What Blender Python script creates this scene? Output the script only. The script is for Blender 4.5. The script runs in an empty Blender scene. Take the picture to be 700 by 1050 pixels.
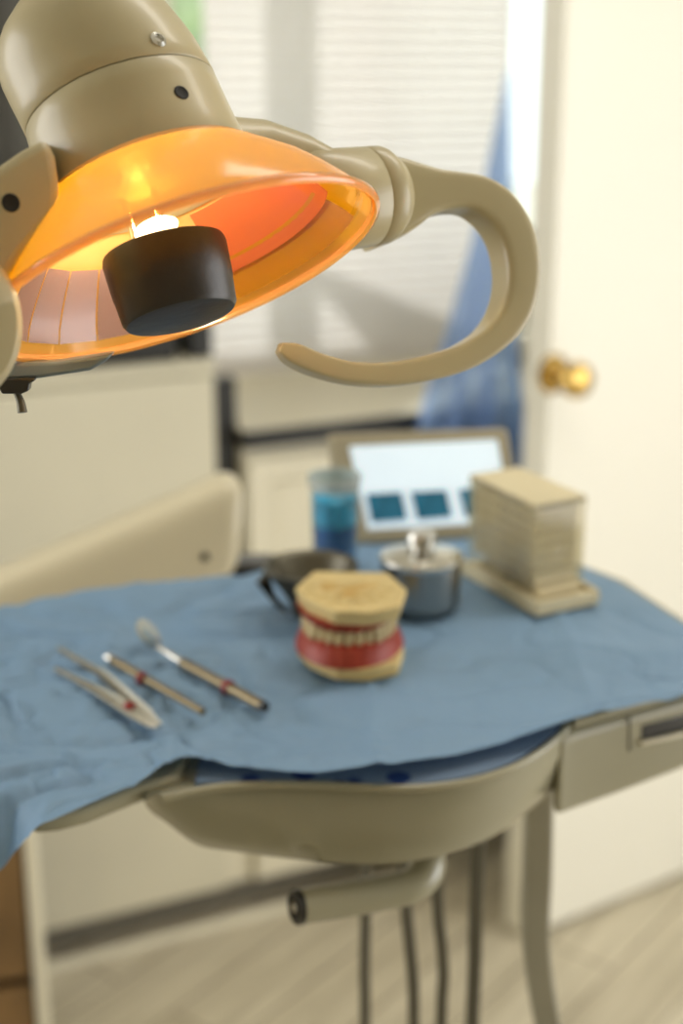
import bpy, bmesh, math, random
from mathutils import Vector, Matrix, noise
from mathutils.bvhtree import BVHTree

random.seed(7)
SC = bpy.context.scene
COL = SC.collection
V = Vector

# ------------------------------------------------------------------ camera, world, lights, exposure
FPX = 1050 * 50 / 36.0
TH = math.radians(17.6)
CAM = V((0, 0, 1.5))
cd = bpy.data.cameras.new('camera')
cam = bpy.data.objects.new('camera', cd)
COL.objects.link(cam)
cam.location = CAM
cam.rotation_euler = (math.pi / 2 - TH, 0, 0)
cd.sensor_fit = 'VERTICAL'
cd.sensor_height = 36.0
cd.sensor_width = 24.0
cd.lens = 50.0
cd.clip_start = 0.05
cd.clip_end = 200
cd.dof.use_dof = True
cd.dof.focus_distance = 0.615
cd.dof.aperture_fstop = 4.6
SC.camera = cam

SC.view_settings.view_transform = 'Standard'
SC.view_settings.look = 'None'
SC.view_settings.gamma = 1.0
SC.view_settings.use_curve_mapping = False
SC.view_settings.exposure = 0.0

w = bpy.data.worlds.new('daylight')
SC.world = w
w.use_nodes = True
bg = w.node_tree.nodes['Background']
bg.inputs[0].default_value = (0.93, 0.97, 1.0, 1)
bg.inputs[1].default_value = 2.1


def light(name, kind, loc, rot, energy, color, size=None, sy=None):
    d = bpy.data.lights.new(name, kind)
    d.energy = energy
    d.color = color
    if kind == 'AREA':
        d.shape = 'RECTANGLE'
        d.size = size
        d.size_y = sy or size
    if kind == 'SUN':
        d.angle = size
    if kind == 'POINT':
        d.shadow_soft_size = size
    o = bpy.data.objects.new(name, d)
    COL.objects.link(o)
    o.location = loc
    o.rotation_euler = rot
    return o


def aim(o, d):
    o.rotation_euler = V(d).to_track_quat('-Z', 'Y').to_euler()


sun = light('sun', 'SUN', (2, 6, 5), (0, 0, 0), 4.3, (1.0, 0.95, 0.92), math.radians(0.8))
aim(sun, (-0.35, -0.80, -0.42))
ceil_a = light('ceiling_fill_light', 'AREA', (0.55, 1.25, 2.53), (0, 0, 0), 9, (1.0, 0.95, 0.86), 1.2, 0.3)  # added fill from above, no such lamp in view
fill_r = light('right_fill_light', 'AREA', (2.13, 0.95, 1.13), (0, 0, 0), 21, (1.0, 0.975, 0.945), 1.95, 1.3)  # added fill for door and floor, set at an invented side window
aim(fill_r, (-1, 0, 0))
fill_l = light('left_fill_light', 'AREA', (-1.63, 0.9, 1.55), (0, 0, 0), 11, (1.0, 0.97, 0.92), 1.1, 1.1)  # added fill for the door edge, set at an invented side window
aim(fill_l, (1, 0, 0))


# ------------------------------------------------------------------ pixel to place helpers
def ray(px, py):
    x = (px - 350) / FPX
    y = -(py - 525) / FPX
    return V((x, math.cos(TH) + y * math.sin(TH), -math.sin(TH) + y * math.cos(TH)))


def PZ(px, py, z):
    r = ray(px, py)
    return CAM + r * ((z - 1.5) / r.z)


def PY(px, py, Y):
    r = ray(px, py)
    return CAM + r * (Y / r.y)


def PD(px, py, d):
    return CAM + ray(px, py) * d


RT = V((1, 0, 0))
FW = V((0, math.cos(TH), -math.sin(TH)))
UP = V((0, math.sin(TH), math.cos(TH)))


# ------------------------------------------------------------------ materials
def lin(c):
    return tuple(((x / 255) / 12.92 if x / 255 <= 0.04045 else ((x / 255 + 0.055) / 1.055) ** 2.4) for x in c) + (1,)


def mat(name, rgb, rough=0.5, metal=0.0, coat=0.0, var=0.06, scale=8.0, bump=0.0, bscale=60.0, emit=None, es=0.0):
    m = bpy.data.materials.new(name)
    m.use_nodes = True
    nt = m.node_tree
    b = nt.nodes['Principled BSDF']
    b.inputs['Roughness'].default_value = rough
    b.inputs['Metallic'].default_value = metal
    b.inputs['Coat Weight'].default_value = coat
    b.inputs['Coat Roughness'].default_value = 0.12
    tc = nt.nodes.new('ShaderNodeTexCoord')
    n = nt.nodes.new('ShaderNodeTexNoise')
    n.inputs['Scale'].default_value = scale
    n.inputs['Detail'].default_value = 4
    nt.links.new(tc.outputs['Object'], n.inputs['Vector'])
    r = nt.nodes.new('ShaderNodeValToRGB')
    c = lin(rgb)
    r.color_ramp.elements[0].position = 0.3
    r.color_ramp.elements[1].position = 0.7
    r.color_ramp.elements[0].color = tuple(x * (1 - var) for x in c[:3]) + (1,)
    r.color_ramp.elements[1].color = tuple(min(1, x * (1 + var)) for x in c[:3]) + (1,)
    nt.links.new(n.outputs['Fac'], r.inputs['Fac'])
    nt.links.new(r.outputs['Color'], b.inputs['Base Color'])
    if bump:
        n2 = nt.nodes.new('ShaderNodeTexNoise')
        n2.inputs['Scale'].default_value = bscale
        n2.inputs['Detail'].default_value = 3
        nt.links.new(tc.outputs['Object'], n2.inputs['Vector'])
        bp = nt.nodes.new('ShaderNodeBump')
        bp.inputs['Strength'].default_value = bump
        bp.inputs['Distance'].default_value = 0.002
        nt.links.new(n2.outputs['Fac'], bp.inputs['Height'])
        nt.links.new(bp.outputs['Normal'], b.inputs['Normal'])
    if emit:
        b.inputs['Emission Color'].default_value = lin(emit)
        b.inputs['Emission Strength'].default_value = es
    return m


def thin(name, rgb, gloss=0.12, rough=0.05, trans=0.0, trans_rgb=None, diff=0.0, diff_rgb=None):
    """clear sheet: tinted transparent, some translucent and diffuse body, fresnel gloss on top"""
    m = bpy.data.materials.new(name)
    m.use_nodes = True
    nt = m.node_tree
    nt.nodes.clear()
    out = nt.nodes.new('ShaderNodeOutputMaterial')
    t = nt.nodes.new('ShaderNodeBsdfTransparent')
    t.inputs[0].default_value = lin(rgb)
    cur = t.outputs[0]
    if trans:
        s = nt.nodes.new('ShaderNodeBsdfTranslucent')
        s.inputs[0].default_value = lin(trans_rgb or rgb)
        mx = nt.nodes.new('ShaderNodeMixShader')
        mx.inputs[0].default_value = trans
        nt.links.new(cur, mx.inputs[1])
        nt.links.new(s.outputs[0], mx.inputs[2])
        cur = mx.outputs[0]
    if diff:
        s = nt.nodes.new('ShaderNodeBsdfDiffuse')
        s.inputs[0].default_value = lin(diff_rgb or rgb)
        mx = nt.nodes.new('ShaderNodeMixShader')
        mx.inputs[0].default_value = diff
        nt.links.new(cur, mx.inputs[1])
        nt.links.new(s.outputs[0], mx.inputs[2])
        cur = mx.outputs[0]
    g = nt.nodes.new('ShaderNodeBsdfGlossy')
    g.inputs['Roughness'].default_value = rough
    lw = nt.nodes.new('ShaderNodeLayerWeight')
    lw.inputs[0].default_value = 0.5
    pw = nt.nodes.new('ShaderNodeMath')
    pw.operation = 'POWER'
    pw.inputs[1].default_value = 4.0
    nt.links.new(lw.outputs['Facing'], pw.inputs[0])
    ma = nt.nodes.new('ShaderNodeMath')
    ma.operation = 'MULTIPLY_ADD'
    ma.inputs[1].default_value = 0.35 + gloss
    ma.inputs[2].default_value = 0.02 + gloss * 0.16
    nt.links.new(pw.outputs[0], ma.inputs[0])
    mx = nt.nodes.new('ShaderNodeMixShader')
    nt.links.new(ma.outputs[0], mx.inputs[0])
    nt.links.new(cur, mx.inputs[1])
    nt.links.new(g.outputs[0], mx.inputs[2])
    nt.links.new(mx.outputs[0], out.inputs[0])
    return m


def floor_mat():
    m = mat('pale_wood_floor', (200, 184, 152), 0.45)
    nt = m.node_tree
    b = nt.nodes['Principled BSDF']
    tc = nt.nodes.new('ShaderNodeTexCoord')
    mp = nt.nodes.new('ShaderNodeMapping')
    mp.inputs['Rotation'].default_value = (0, 0, math.radians(-52))
    nt.links.new(tc.outputs['Object'], mp.inputs[0])
    br = nt.nodes.new('ShaderNodeTexBrick')
    br.inputs['Scale'].default_value = 1.0
    br.inputs['Brick Width'].default_value = 1.1
    br.inputs['Row Height'].default_value = 0.13
    br.inputs['Mortar Size'].default_value = 0.0022
    br.inputs['Color1'].default_value = lin((222, 213, 190))
    br.inputs['Color2'].default_value = lin((204, 194, 170))
    br.inputs['Mortar'].default_value = lin((120, 105, 80))
    nt.links.new(mp.outputs[0], br.inputs['Vector'])
    mp2 = nt.nodes.new('ShaderNodeMapping')
    mp2.inputs['Scale'].default_value = (1.6, 16, 1)
    nt.links.new(mp.outputs[0], mp2.inputs[0])
    n = nt.nodes.new('ShaderNodeTexNoise')
    n.inputs['Scale'].default_value = 2.5
    n.inputs['Detail'].default_value = 6
    nt.links.new(mp2.outputs[0], n.inputs['Vector'])
    r = nt.nodes.new('ShaderNodeValToRGB')
    r.color_ramp.elements[0].position = 0.32
    r.color_ramp.elements[0].color = (0.62, 0.60, 0.56, 1)
    r.color_ramp.elements[1].position = 0.66
    r.color_ramp.elements[1].color = (1, 1, 1, 1)
    nt.links.new(n.outputs['Fac'], r.inputs['Fac'])
    mx = nt.nodes.new('ShaderNodeMix')
    mx.data_type = 'RGBA'
    mx.blend_type = 'MULTIPLY'
    mx.inputs[0].default_value = 0.8
    nt.links.new(br.outputs['Color'], mx.inputs[6])
    nt.links.new(r.outputs['Color'], mx.inputs[7])
    nt.links.new(mx.outputs[2], b.inputs['Base Color'])
    return m


M = {}
M['floor'] = floor_mat()
M['wall'] = mat('cream_wall', (230, 226, 212), 0.7, bump=0.1)
M['white'] = mat('white_paint', (244, 240, 226), 0.45, var=0.02)
M['door'] = mat('cream_door_paint', (246, 243, 230), 0.42, var=0.015, scale=2)
M['ceiling'] = mat('ceiling_paint', (236, 232, 220), 0.8)
M['cab'] = mat('cream_cabinet_paint', (226, 219, 196), 0.45, var=0.03, scale=3)
M['cabgrey'] = mat('greyish_cream_laminate', (212, 206, 184), 0.5, var=0.05, scale=3)
M['black'] = mat('black_edge', (26, 26, 24), 0.4)
M['kick'] = mat('grey_kick_board', (128, 122, 108), 0.7)
M['wood'] = mat('brown_wood', (118, 90, 54), 0.5, var=0.25, scale=12)
M['brass'] = mat('brass', (206, 172, 100), 0.2, metal=1.0)
M['beige'] = mat('lamp_beige_plastic', (182, 169, 132), 0.38, coat=0.18, var=0.02)
M['unit'] = mat('unit_beige_plastic', (152, 147, 122), 0.3, coat=0.35, var=0.02)
M['armm'] = mat('arm_beige_paint', (214, 204, 176), 0.35, coat=0.4, var=0.02)
M['post'] = mat('grey_beige_post', (158, 153, 134), 0.4, coat=0.2)
M['hose'] = mat('grey_hose', (96, 92, 78), 0.45)
M['dark'] = mat('black_plastic', (22, 20, 17), 0.3, coat=0.3)
M['capm'] = mat('dark_bulb_cap', (34, 26, 14), 0.42, coat=0.1, var=0.3, scale=60, bump=0.12, bscale=150)
M['hole'] = mat('dark_hole', (18, 15, 12), 0.7)
M['steel'] = mat('steel', (212, 210, 204), 0.22, metal=1.0, var=0.05)
M['dullsteel'] = mat('dull_steel', (104, 100, 88), 0.42, metal=0.85, var=0.2, scale=40)
M['handle_steel'] = mat('brushed_steel', (128, 116, 92), 0.35, metal=0.9, var=0.05)
M['red'] = mat('red_band', (128, 24, 22), 0.4)
M['gum'] = mat('red_gum', (148, 42, 18), 0.5, coat=0.05, var=0.12, scale=40)
M['tooth'] = mat('ivory_tooth', (190, 172, 126), 0.4, coat=0.1)
M['plaster'] = mat('cream_plaster', (204, 182, 126), 0.6, var=0.08, scale=40)
M['plaster2'] = mat('yellow_plaster', (190, 156, 88), 0.6)
M['paper'] = mat('cotton_white', (218, 206, 172), 0.9, bump=0.4, bscale=300)
M['frame'] = mat('lightbox_frame', (158, 148, 122), 0.45)
M['screen'] = mat('lit_screen', (225, 240, 250), 0.3, emit=(222, 240, 255), es=0.36)
M['film'] = mat('xray_film', (28, 92, 118), 0.25, var=0.45, scale=90, emit=(20, 120, 150), es=0.2)
M['bluegrey'] = mat('blue_grey_metal', (112, 124, 132), 0.35, metal=0.3)
M['blind'] = None
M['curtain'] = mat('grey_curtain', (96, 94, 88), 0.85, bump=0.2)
M['leafm'] = mat('leaf_green', (170, 190, 150), 0.7, var=0.4, scale=5)
M['ground'] = mat('pale_ground', (200, 196, 180), 0.9)
M['acryl'] = thin('clear_acrylic', (252, 252, 250), 0.2, 0.04)
M['glass'] = thin('window_glass', (246, 250, 248), 0.12, 0.02)
M['cup'] = thin('clear_cup', (246, 250, 250), 0.15, 0.08, diff=0.03, diff_rgb=(220, 226, 226))
M['cuprim'] = thin('clear_cup_rim', (236, 240, 240), 0.4, 0.1, diff=0.45, diff_rgb=(232, 234, 230))
M['shade'] = thin('amber_shade', (255, 170, 80), 0.12, 0.16, trans=0.88, trans_rgb=(255, 184, 16), diff=0.55, diff_rgb=(242, 184, 124))
M['shade_lip'] = thin('amber_lip', (255, 214, 150), 0.4, 0.08, trans=0.5, trans_rgb=(255, 196, 90), diff=0.4, diff_rgb=(255, 206, 140))
M['facet'] = thin('pinkish_mirror_facet', (250, 200, 170), 0.3, 0.2, trans=0.12, trans_rgb=(225, 160, 130), diff=0.85, diff_rgb=(128, 106, 106))
M['amber2'] = thin('yellow_inner_panel', (255, 190, 30), 0.3, 0.08, trans=0.4, trans_rgb=(220, 150, 20), diff=0.6, diff_rgb=(196, 140, 30))
M['filament'] = mat('bulb_glow', (255, 240, 200), 0.4, emit=(255, 226, 170), es=9.0)


def cloth_mat(name, rgb, trans=0.25, var=0.05, rough=0.8, bump=0.3, bs=60.0):
    m = mat(name, rgb, rough, var=var, scale=10, bump=bump, bscale=bs)
    nt = m.node_tree
    b = nt.nodes['Principled BSDF']
    out = [n for n in nt.nodes if n.type == 'OUTPUT_MATERIAL'][0]
    t = nt.nodes.new('ShaderNodeBsdfTranslucent')
    t.inputs[0].default_value = lin(rgb)
    mx = nt.nodes.new('ShaderNodeMixShader')
    mx.inputs[0].default_value = trans
    nt.links.new(b.outputs[0], mx.inputs[1])
    nt.links.new(t.outputs[0], mx.inputs[2])
    nt.links.new(mx.outputs[0], out.inputs[0])
    return m


M['drape'] = cloth_mat('blue_paper_drape', (126, 158, 190), 0.12, rough=0.55, bump=0.5, bs=45)
M['gown'] = thin('sheer_blue_fabric', (205, 225, 253), 0.05, 0.6, trans=0.60, trans_rgb=(190, 216, 255), diff=0.06, diff_rgb=(140, 185, 240))
M['blind'] = cloth_mat('white_blind_slat', (240, 235, 234), 0.5, rough=0.5, bump=0.0)


def spotted():
    m = mat('blue_patterned_pad', (100, 122, 150), 0.4)
    nt = m.node_tree
    b = nt.nodes['Principled BSDF']
    tc = nt.nodes.new('ShaderNodeTexCoord')
    vo = nt.nodes.new('ShaderNodeTexVoronoi')
    vo.inputs['Scale'].default_value = 38
    vo.inputs['Randomness'].default_value = 0.7
    nt.links.new(tc.outputs['Object'], vo.inputs['Vector'])
    r = nt.nodes.new('ShaderNodeValToRGB')
    r.color_ramp.elements[0].position = 0.30
    r.color_ramp.elements[0].color = lin((16, 48, 110))
    r.color_ramp.elements[1].position = 0.36
    r.color_ramp.elements[1].color = lin((112, 132, 158))
    nt.links.new(vo.outputs['Distance'], r.inputs['Fac'])
    nt.links.new(r.outputs['Color'], b.inputs['Base Color'])
    return m


M['spots'] = spotted()


# ------------------------------------------------------------------ mesh helpers
def box(bm, lo, hi, mtx=None):
    vs = [bm.verts.new((x, y, z)) for z in (lo[2], hi[2]) for y in (lo[1], hi[1]) for x in (lo[0], hi[0])]
    for f in ((0, 2, 3, 1), (4, 5, 7, 6), (0, 1, 5, 4), (2, 6, 7, 3), (0, 4, 6, 2), (1, 3, 7, 5)):
        bm.faces.new([vs[i] for i in f])
    if mtx is not None:
        for v in vs:
            v.co = mtx @ v.co
    return vs


def loft(bm, rings, cap=True, closed=True, loop=False):
    R = [[bm.verts.new(p) for p in r] for r in rings]
    n = len(R[0])
    rng = range(len(R) if loop else len(R) - 1)
    for i in rng:
        A, B = R[i], R[(i + 1) % len(R)]
        for j in range(n if closed else n - 1):
            k = (j + 1) % n
            try:
                bm.faces.new((A[j], A[k], B[k], B[j]))
            except ValueError:
                pass
    if cap and closed and not loop:
        for r in (R[0], R[-1]):
            try:
                bm.faces.new(r)
            except ValueError:
                pass
    return R


def frame_of(axis, hint=None):
    a = V(axis).normalized()
    h = V(hint) if hint is not None else (V((0, 0, 1)) if abs(a.z) < 0.9 else V((1, 0, 0)))
    x = (h - a * h.dot(a)).normalized()
    return a, x, a.cross(x)


def rev(bm, o, axis, prof, n=48, cap=True, hint=None, shift=None, a0=0, a1=None):
    """revolve (t, r) pairs about axis from o"""
    a, x, y = frame_of(axis, hint)
    full = a1 is None
    a1 = a0 + 2 * math.pi if full else a1
    rings = []
    for i, (t, r) in enumerate(prof):
        c = V(o) + a * t + (shift[i] if shift else V((0, 0, 0)))
        cnt = n if full else n + 1
        rings.append([c + (x * math.cos(a0 + (a1 - a0) * k / n) + y * math.sin(a0 + (a1 - a0) * k / n)) * r for k in range(cnt)])
    return loft(bm, rings, cap=cap and full, closed=full)


def catmull(pts, m=8):
    P = [V(p) for p in pts]
    P = [P[0] * 2 - P[1]] + P + [P[-1] * 2 - P[-2]]
    out = []
    for i in range(1, len(P) - 2):
        for k in range(m):
            t = k / m
            a, b, c, d = P[i - 1], P[i], P[i + 1], P[i + 2]
            out.append(0.5 * ((2 * b) + (c - a) * t + (2 * a - 5 * b + 4 * c - d) * t * t + (3 * b - a - 3 * c + d) * t ** 3))
    out.append(P[-2])
    return out


def tube(bm, pts, rad, n=20, smooth=8, cap=True):
    P = catmull(pts, smooth) if smooth else [V(p) for p in pts]
    N = len(P)
    if not callable(rad):
        r0 = rad
        rad = (lambda t: r0) if not isinstance(r0, (list, tuple)) else (lambda t: r0[min(len(r0) - 1, int(t * (len(r0) - 1)))] * (1 - (t * (len(r0) - 1)) % 1) + r0[min(len(r0) - 1, int(t * (len(r0) - 1)) + 1)] * ((t * (len(r0) - 1)) % 1))
    x = None
    rings = []
    for i, p in enumerate(P):
        t = (P[min(i + 1, N - 1)] - P[max(i - 1, 0)]).normalized()
        if x is None:
            _, x, _ = frame_of(t)
        x = (x - t * x.dot(t)).normalized()
        y = t.cross(x)
        r = rad(i / (N - 1))
        rings.append([p + (x * math.cos(2 * math.pi * k / n) + y * math.sin(2 * math.pi * k / n)) * r for k in range(n)])
    return loft(bm, rings, cap=cap)


def prism(bm, pts, d):
    """closed polygon extruded by vector d"""
    d = V(d)
    loft(bm, [[V(p) for p in pts], [V(p) + d for p in pts]])


def obj(name, bm, m, parent=None, bevel=0, seg=3, smooth=35, weld=True, solid=0, sub=0):
    if weld:
        bmesh.ops.remove_doubles(bm, verts=bm.verts, dist=1e-6)
    bmesh.ops.recalc_face_normals(bm, faces=bm.faces)
    off = V((0, 0, 0))
    p = parent
    while p is not None:
        off += p.location
        p = p.parent
    if parent is None:
        cs = [v.co for v in bm.verts]
        off = V(((min(c.x for c in cs) + max(c.x for c in cs)) / 2, (min(c.y for c in cs) + max(c.y for c in cs)) / 2, min(c.z for c in cs)))
    for v in bm.verts:
        v.co -= off
    me = bpy.data.meshes.new(name)
    bm.to_mesh(me)
    bm.free()
    me.shade_smooth()
    me.set_sharp_from_angle(angle=math.radians(smooth))
    me.materials.append(m)
    o = bpy.data.objects.new(name, me)
    COL.objects.link(o)
    if parent is None:
        o.location = off
    else:
        o.parent = parent
    if solid:
        s = o.modifiers.new('solid', 'SOLIDIFY')
        s.thickness = abs(solid)
        s.offset = 1 if solid > 0 else -1
    if bevel:
        b = o.modifiers.new('bevel', 'BEVEL')
        b.width = bevel
        b.segments = seg
        b.limit_method = 'ANGLE'
        b.angle_limit = math.radians(40)
        b.harden_normals = False
    if sub:
        s = o.modifiers.new('sub', 'SUBSURF')
        s.levels = sub
        s.render_levels = sub
    return o


def thing(name, label, cat, loc, group=None):
    o = bpy.data.objects.new(name, None)
    COL.objects.link(o)
    o.empty_display_size = 0.02
    o.location = loc
    o['label'] = label
    o['category'] = cat
    if group:
        o['group'] = group
    return o


def tag(o, label, cat, group=None):
    o['label'] = label
    o['category'] = cat
    if group:
        o['group'] = group
    return o


def struct(o):
    o['kind'] = 'structure'
    return o


def B():
    return bmesh.new()


def surf(o, px, py):
    """where the sight line meets an object's own mesh"""
    off = V((0, 0, 0))
    p = o
    while p is not None:
        off += p.location
        p = p.parent
    vs = [v.co + off for v in o.data.vertices]
    t = BVHTree.FromPolygons(vs, [tuple(f.vertices) for f in o.data.polygons])
    r = ray(px, py).normalized()
    loc, nrm, _, _ = t.ray_cast(CAM, r)
    if loc is None:
        return None, None
    if nrm.dot(r) > 0:
        nrm = -nrm
    return loc, nrm


# ------------------------------------------------------------------ the room
W0 = V((-0.5035, 2.0920, 0))
U = V((0.9075, 0.4200, 0)).normalized()
Dn = V((-U.y, U.x, 0))          # away from the room
WM = Matrix(((U.x, Dn.x, 0, W0.x), (U.y, Dn.y, 0, W0.y), (0, 0, 1, 0), (0, 0, 0, 1)))


def WP(s, d, z):
    return WM @ V((s, d, z))


def wpx(px, py, d):
    """wall coordinates (s, z) of a sight line at depth d"""
    r = ray(px, py)
    t = ((W0 - CAM).dot(Dn) + d) / r.dot(Dn)
    p = CAM + r * t
    return (p - W0).dot(U), p.z


HC = 2.6
bm = B()
box(bm, (-2.6, -2.6, -0.08), (2.8, 4.6, 0))
struct(obj('floor', bm, M['floor']))
bm = B()
box(bm, (-2.6, -2.6, HC), (2.8, 4.4, HC + 0.1))
struct(obj('ceiling', bm, M['ceiling']))
DW = 0.46
# back wall around the window opening, up to the doorway
WS0, WS1, WZ0, WZ1 = 0.40, 1.42, 0.955, 2.15
bm = B()
box(bm, (-2.0, DW, 0), (WS0, DW + 0.14, HC), WM)
box(bm, (WS1, DW, 0), (2.9, DW + 0.14, HC), WM)
box(bm, (WS0, DW, 0), (WS1, DW + 0.14, WZ0), WM)
box(bm, (WS0, DW, WZ1), (WS1, DW + 0.14, HC), WM)
struct(obj('wall_back', bm, M['wall']))
def side_wall(name, x0, x1, y1, wy0, wy1, wz0, wz1, wn):
    bm = B()
    box(bm, (x0, -2.5, 0), (x1, wy0, HC))
    box(bm, (x0, wy1, 0), (x1, y1, HC))
    box(bm, (x0, wy0, 0), (x1, wy1, wz0))
    box(bm, (x0, wy0, wz1), (x1, wy1, HC))
    struct(obj(name, bm, M['wall']))
    bm = B()
    xm = (x0 + x1) / 2
    for a in ((wy0, wy0 + .04, wz0, wz1), (wy1 - .04, wy1, wz0, wz1), (wy0, wy1, wz0, wz0 + .04), (wy0, wy1, wz1 - .04, wz1)):
        box(bm, (xm - .02, a[0], a[2]), (xm + .02, a[1], a[3]))
    struct(obj(wn, bm, M['white']))


side_wall('wall_left', -1.75, -1.65, 2.3, 0.3, 1.5, 0.95, 2.15, 'added_window_left')  # opening and frame invented to go with the left fill light
side_wall('wall_right', 2.15, 2.25, 4.3, 0.25, 1.65, 0.10, 2.15, 'added_window_right')  # opening and frame invented to go with the right fill light
bm = B()
box(bm, (-1.75, -2.6, 0), (2.25, -2.5, HC))
struct(obj('wall_rear', bm, M['wall']))
# unseen panel added on the ceiling to go with the fill light
cp = thing('ceiling_fill_panel', 'unseen long white panel added on the ceiling for the fill light', 'fill panel', (0.55, 1.25, 2.54))
bm = B()
box(bm, (-0.09, 1.07, 2.54), (1.19, 1.43, 2.60))
obj('housing', bm, M['white'], cp, bevel=0.004)

# window frame and glass
bm = B()
fw = 0.045
for a in ((WS0, WS0 + fw, WZ0, WZ1), (WS1 - fw, WS1, WZ0, WZ1), (WS0, WS1, WZ0, WZ0 + 0.05), (WS0, WS1, WZ1 - fw, WZ1)):
    box(bm, (a[0], DW + 0.04, a[2]), (a[1], DW + 0.09, a[3]), WM)
sm0, _ = wpx(248, 150, DW + 0.05)
sm1, _ = wpx(298, 150, DW + 0.05)
box(bm, (sm0 + 0.150, DW + 0.045, WZ0), (sm1 + 0.135, DW + 0.060, WZ1), WM)
wf = struct(obj('window_1', bm, M['white'], bevel=0.004))
bm = B()
box(bm, (WS0 + fw, DW + 0.062, WZ0 + 0.05), (WS1 - fw, DW + 0.067, WZ1 - fw), WM)
gl = struct(obj('window_pane', bm, M['glass']))
bm = B()
box(bm, (WS0 - 0.02, DW - 0.06, WZ0 - 0.03), (WS1 + 0.02, DW + 0.04, WZ0), WM)
struct(obj('trim_1', bm, M['white'], bevel=0.004))

# outdoors
bm = B()
box(bm, (-14, 4.7, -0.6), (16, 24, -0.4))
struct(obj('ground_outside', bm, M['ground']))
bm = B()
hc = PY(196, 60, 5.4)
for i in range(26):
    c = hc + V((random.uniform(-0.8, 0.25), random.uniform(-0.3, 0.3), random.uniform(-1.7, 0.2)))
    s = bmesh.ops.create_icosphere(bm, subdivisions=3, radius=random.uniform(0.16, 0.32), matrix=Matrix.Translation(c))
    for v in s['verts']:
        v.co += (v.co - c) * 0.35 * noise.noise(v.co * 9)
bush = obj('garden_bush', bm, M['leafm'], weld=False)
tag(bush, 'green leafy bush outside the window behind the lamp', 'bush')
# panel added outside, shaped to cast the shadow on the lower blind
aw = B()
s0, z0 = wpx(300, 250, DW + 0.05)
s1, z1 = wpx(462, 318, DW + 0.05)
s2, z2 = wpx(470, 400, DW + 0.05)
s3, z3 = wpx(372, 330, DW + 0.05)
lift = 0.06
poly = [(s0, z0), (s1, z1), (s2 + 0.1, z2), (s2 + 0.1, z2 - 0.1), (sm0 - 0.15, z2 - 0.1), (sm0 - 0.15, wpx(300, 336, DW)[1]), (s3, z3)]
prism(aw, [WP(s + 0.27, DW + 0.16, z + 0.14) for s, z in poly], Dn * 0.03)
tag(obj('shadow_panel', aw, M['curtain'], bevel=0.003), 'dark slanted panel added outside to cast a grey shadow on the lower blind', 'panel')

# ------------------------------------------------------------------ blind
BD = DW - 0.075
bs0, _ = wpx(213, 180, BD)
bs1, _ = wpx(519, 200, BD)
_, bz0 = wpx(300, 384, BD)
bl = thing('window_blind', 'white horizontal slatted blind lowered over the window', 'blind', WP((bs0 + bs1) / 2, BD, bz0))
bm = B()
pitch = 0.0212
nsl = int((2.14 - bz0) / pitch)
for i in range(nsl):
    z = bz0 + 0.02 + i * pitch
    ring = []
    for k in range(4):
        t = k / 3 - 0.5
        dy = t * 0.011 + 0.002 * (1 - 4 * t * t)
        ring.append((dy, z - t * 0.0245))
    loft(bm, [[WP(s, BD + a, b) for a, b in ring] for s in (bs0, bs1)], cap=False, closed=False)
obj('slats', bm, M['blind'], bl, weld=False)
bm = B()
box(bm, (bs0, BD - 0.012, bz0 - 0.006), (bs1, BD + 0.012, bz0 + 0.010), WM)
obj('bottom_rail', bm, M['white'], bl, bevel=0.003)
bm = B()
box(bm, (bs0 - 0.004, BD - 0.02, 2.13), (bs1 + 0.004, BD + 0.02, 2.17), WM)
obj('head_rail', bm, M['white'], bl, bevel=0.003)
bm = B()
zz = 0.99
while zz < 2.12:
    bmesh.ops.create_icosphere(bm, subdivisions=2, radius=0.0042, matrix=Matrix.Translation(WP(bs1 + 0.008, BD - 0.018, zz)))
    zz += 0.0125
obj('bead_chain', bm, M['bluegrey'], bl, weld=False)

# grey curtain left of the window
bm = B()
N = 60
rows = []
for z in (1.12, 1.4, 1.8, 2.2):
    rows.append([WP(-0.50 + 0.68 * k / N, DW - 0.10 + 0.02 * math.sin(k * 0.75), z) for k in range(N + 1)])
loft(bm, rows, cap=False, closed=False)
tag(obj('window_curtain', bm, M['curtain'], solid=0.003), 'dark grey curtain hanging beside the window behind the lamp', 'curtain')

# ------------------------------------------------------------------ cabinets along the back wall
sA, zA = wpx(220, 376, 0)
sB, _ = wpx(252, 500, 0)
_, zB = wpx(300, 437, 0)
zA = 1.045
lc = thing('tall_base_cabinet', 'plain greyish cream cabinet behind the arm of the dental unit', 'cabinet', WP(-0.3, 0.2, 0))
bm = B()
box(bm, (-0.95, 0.012, 0.085), (sA, DW - 0.01, zA - 0.02), WM)
obj('carcass', bm, M['cabgrey'], lc, bevel=0.004)
bm = B()
box(bm, (-0.95, 0.0, zA - 0.02), (sA, DW - 0.01, zA), WM)
obj('top_panel', bm, M['cabgrey'], lc, bevel=0.004)
bm = B()
box(bm, (-0.315, -0.006, 0.09), (sA - 0.003, 0.012, zA - 0.024), WM)
obj('door', bm, M['cabgrey'], lc, bevel=0.004)
bm = B()
box(bm, (-0.948, -0.006, 0.09), (-0.32, 0.012, zA - 0.024), WM)
obj('door', bm, M['cabgrey'], lc, bevel=0.004)
bm = B()
box(bm, (-0.95, 0.07, 0.0), (sA, 0.09, 0.09), WM)
obj('kick_board', bm, M['kick'], lc)

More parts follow.
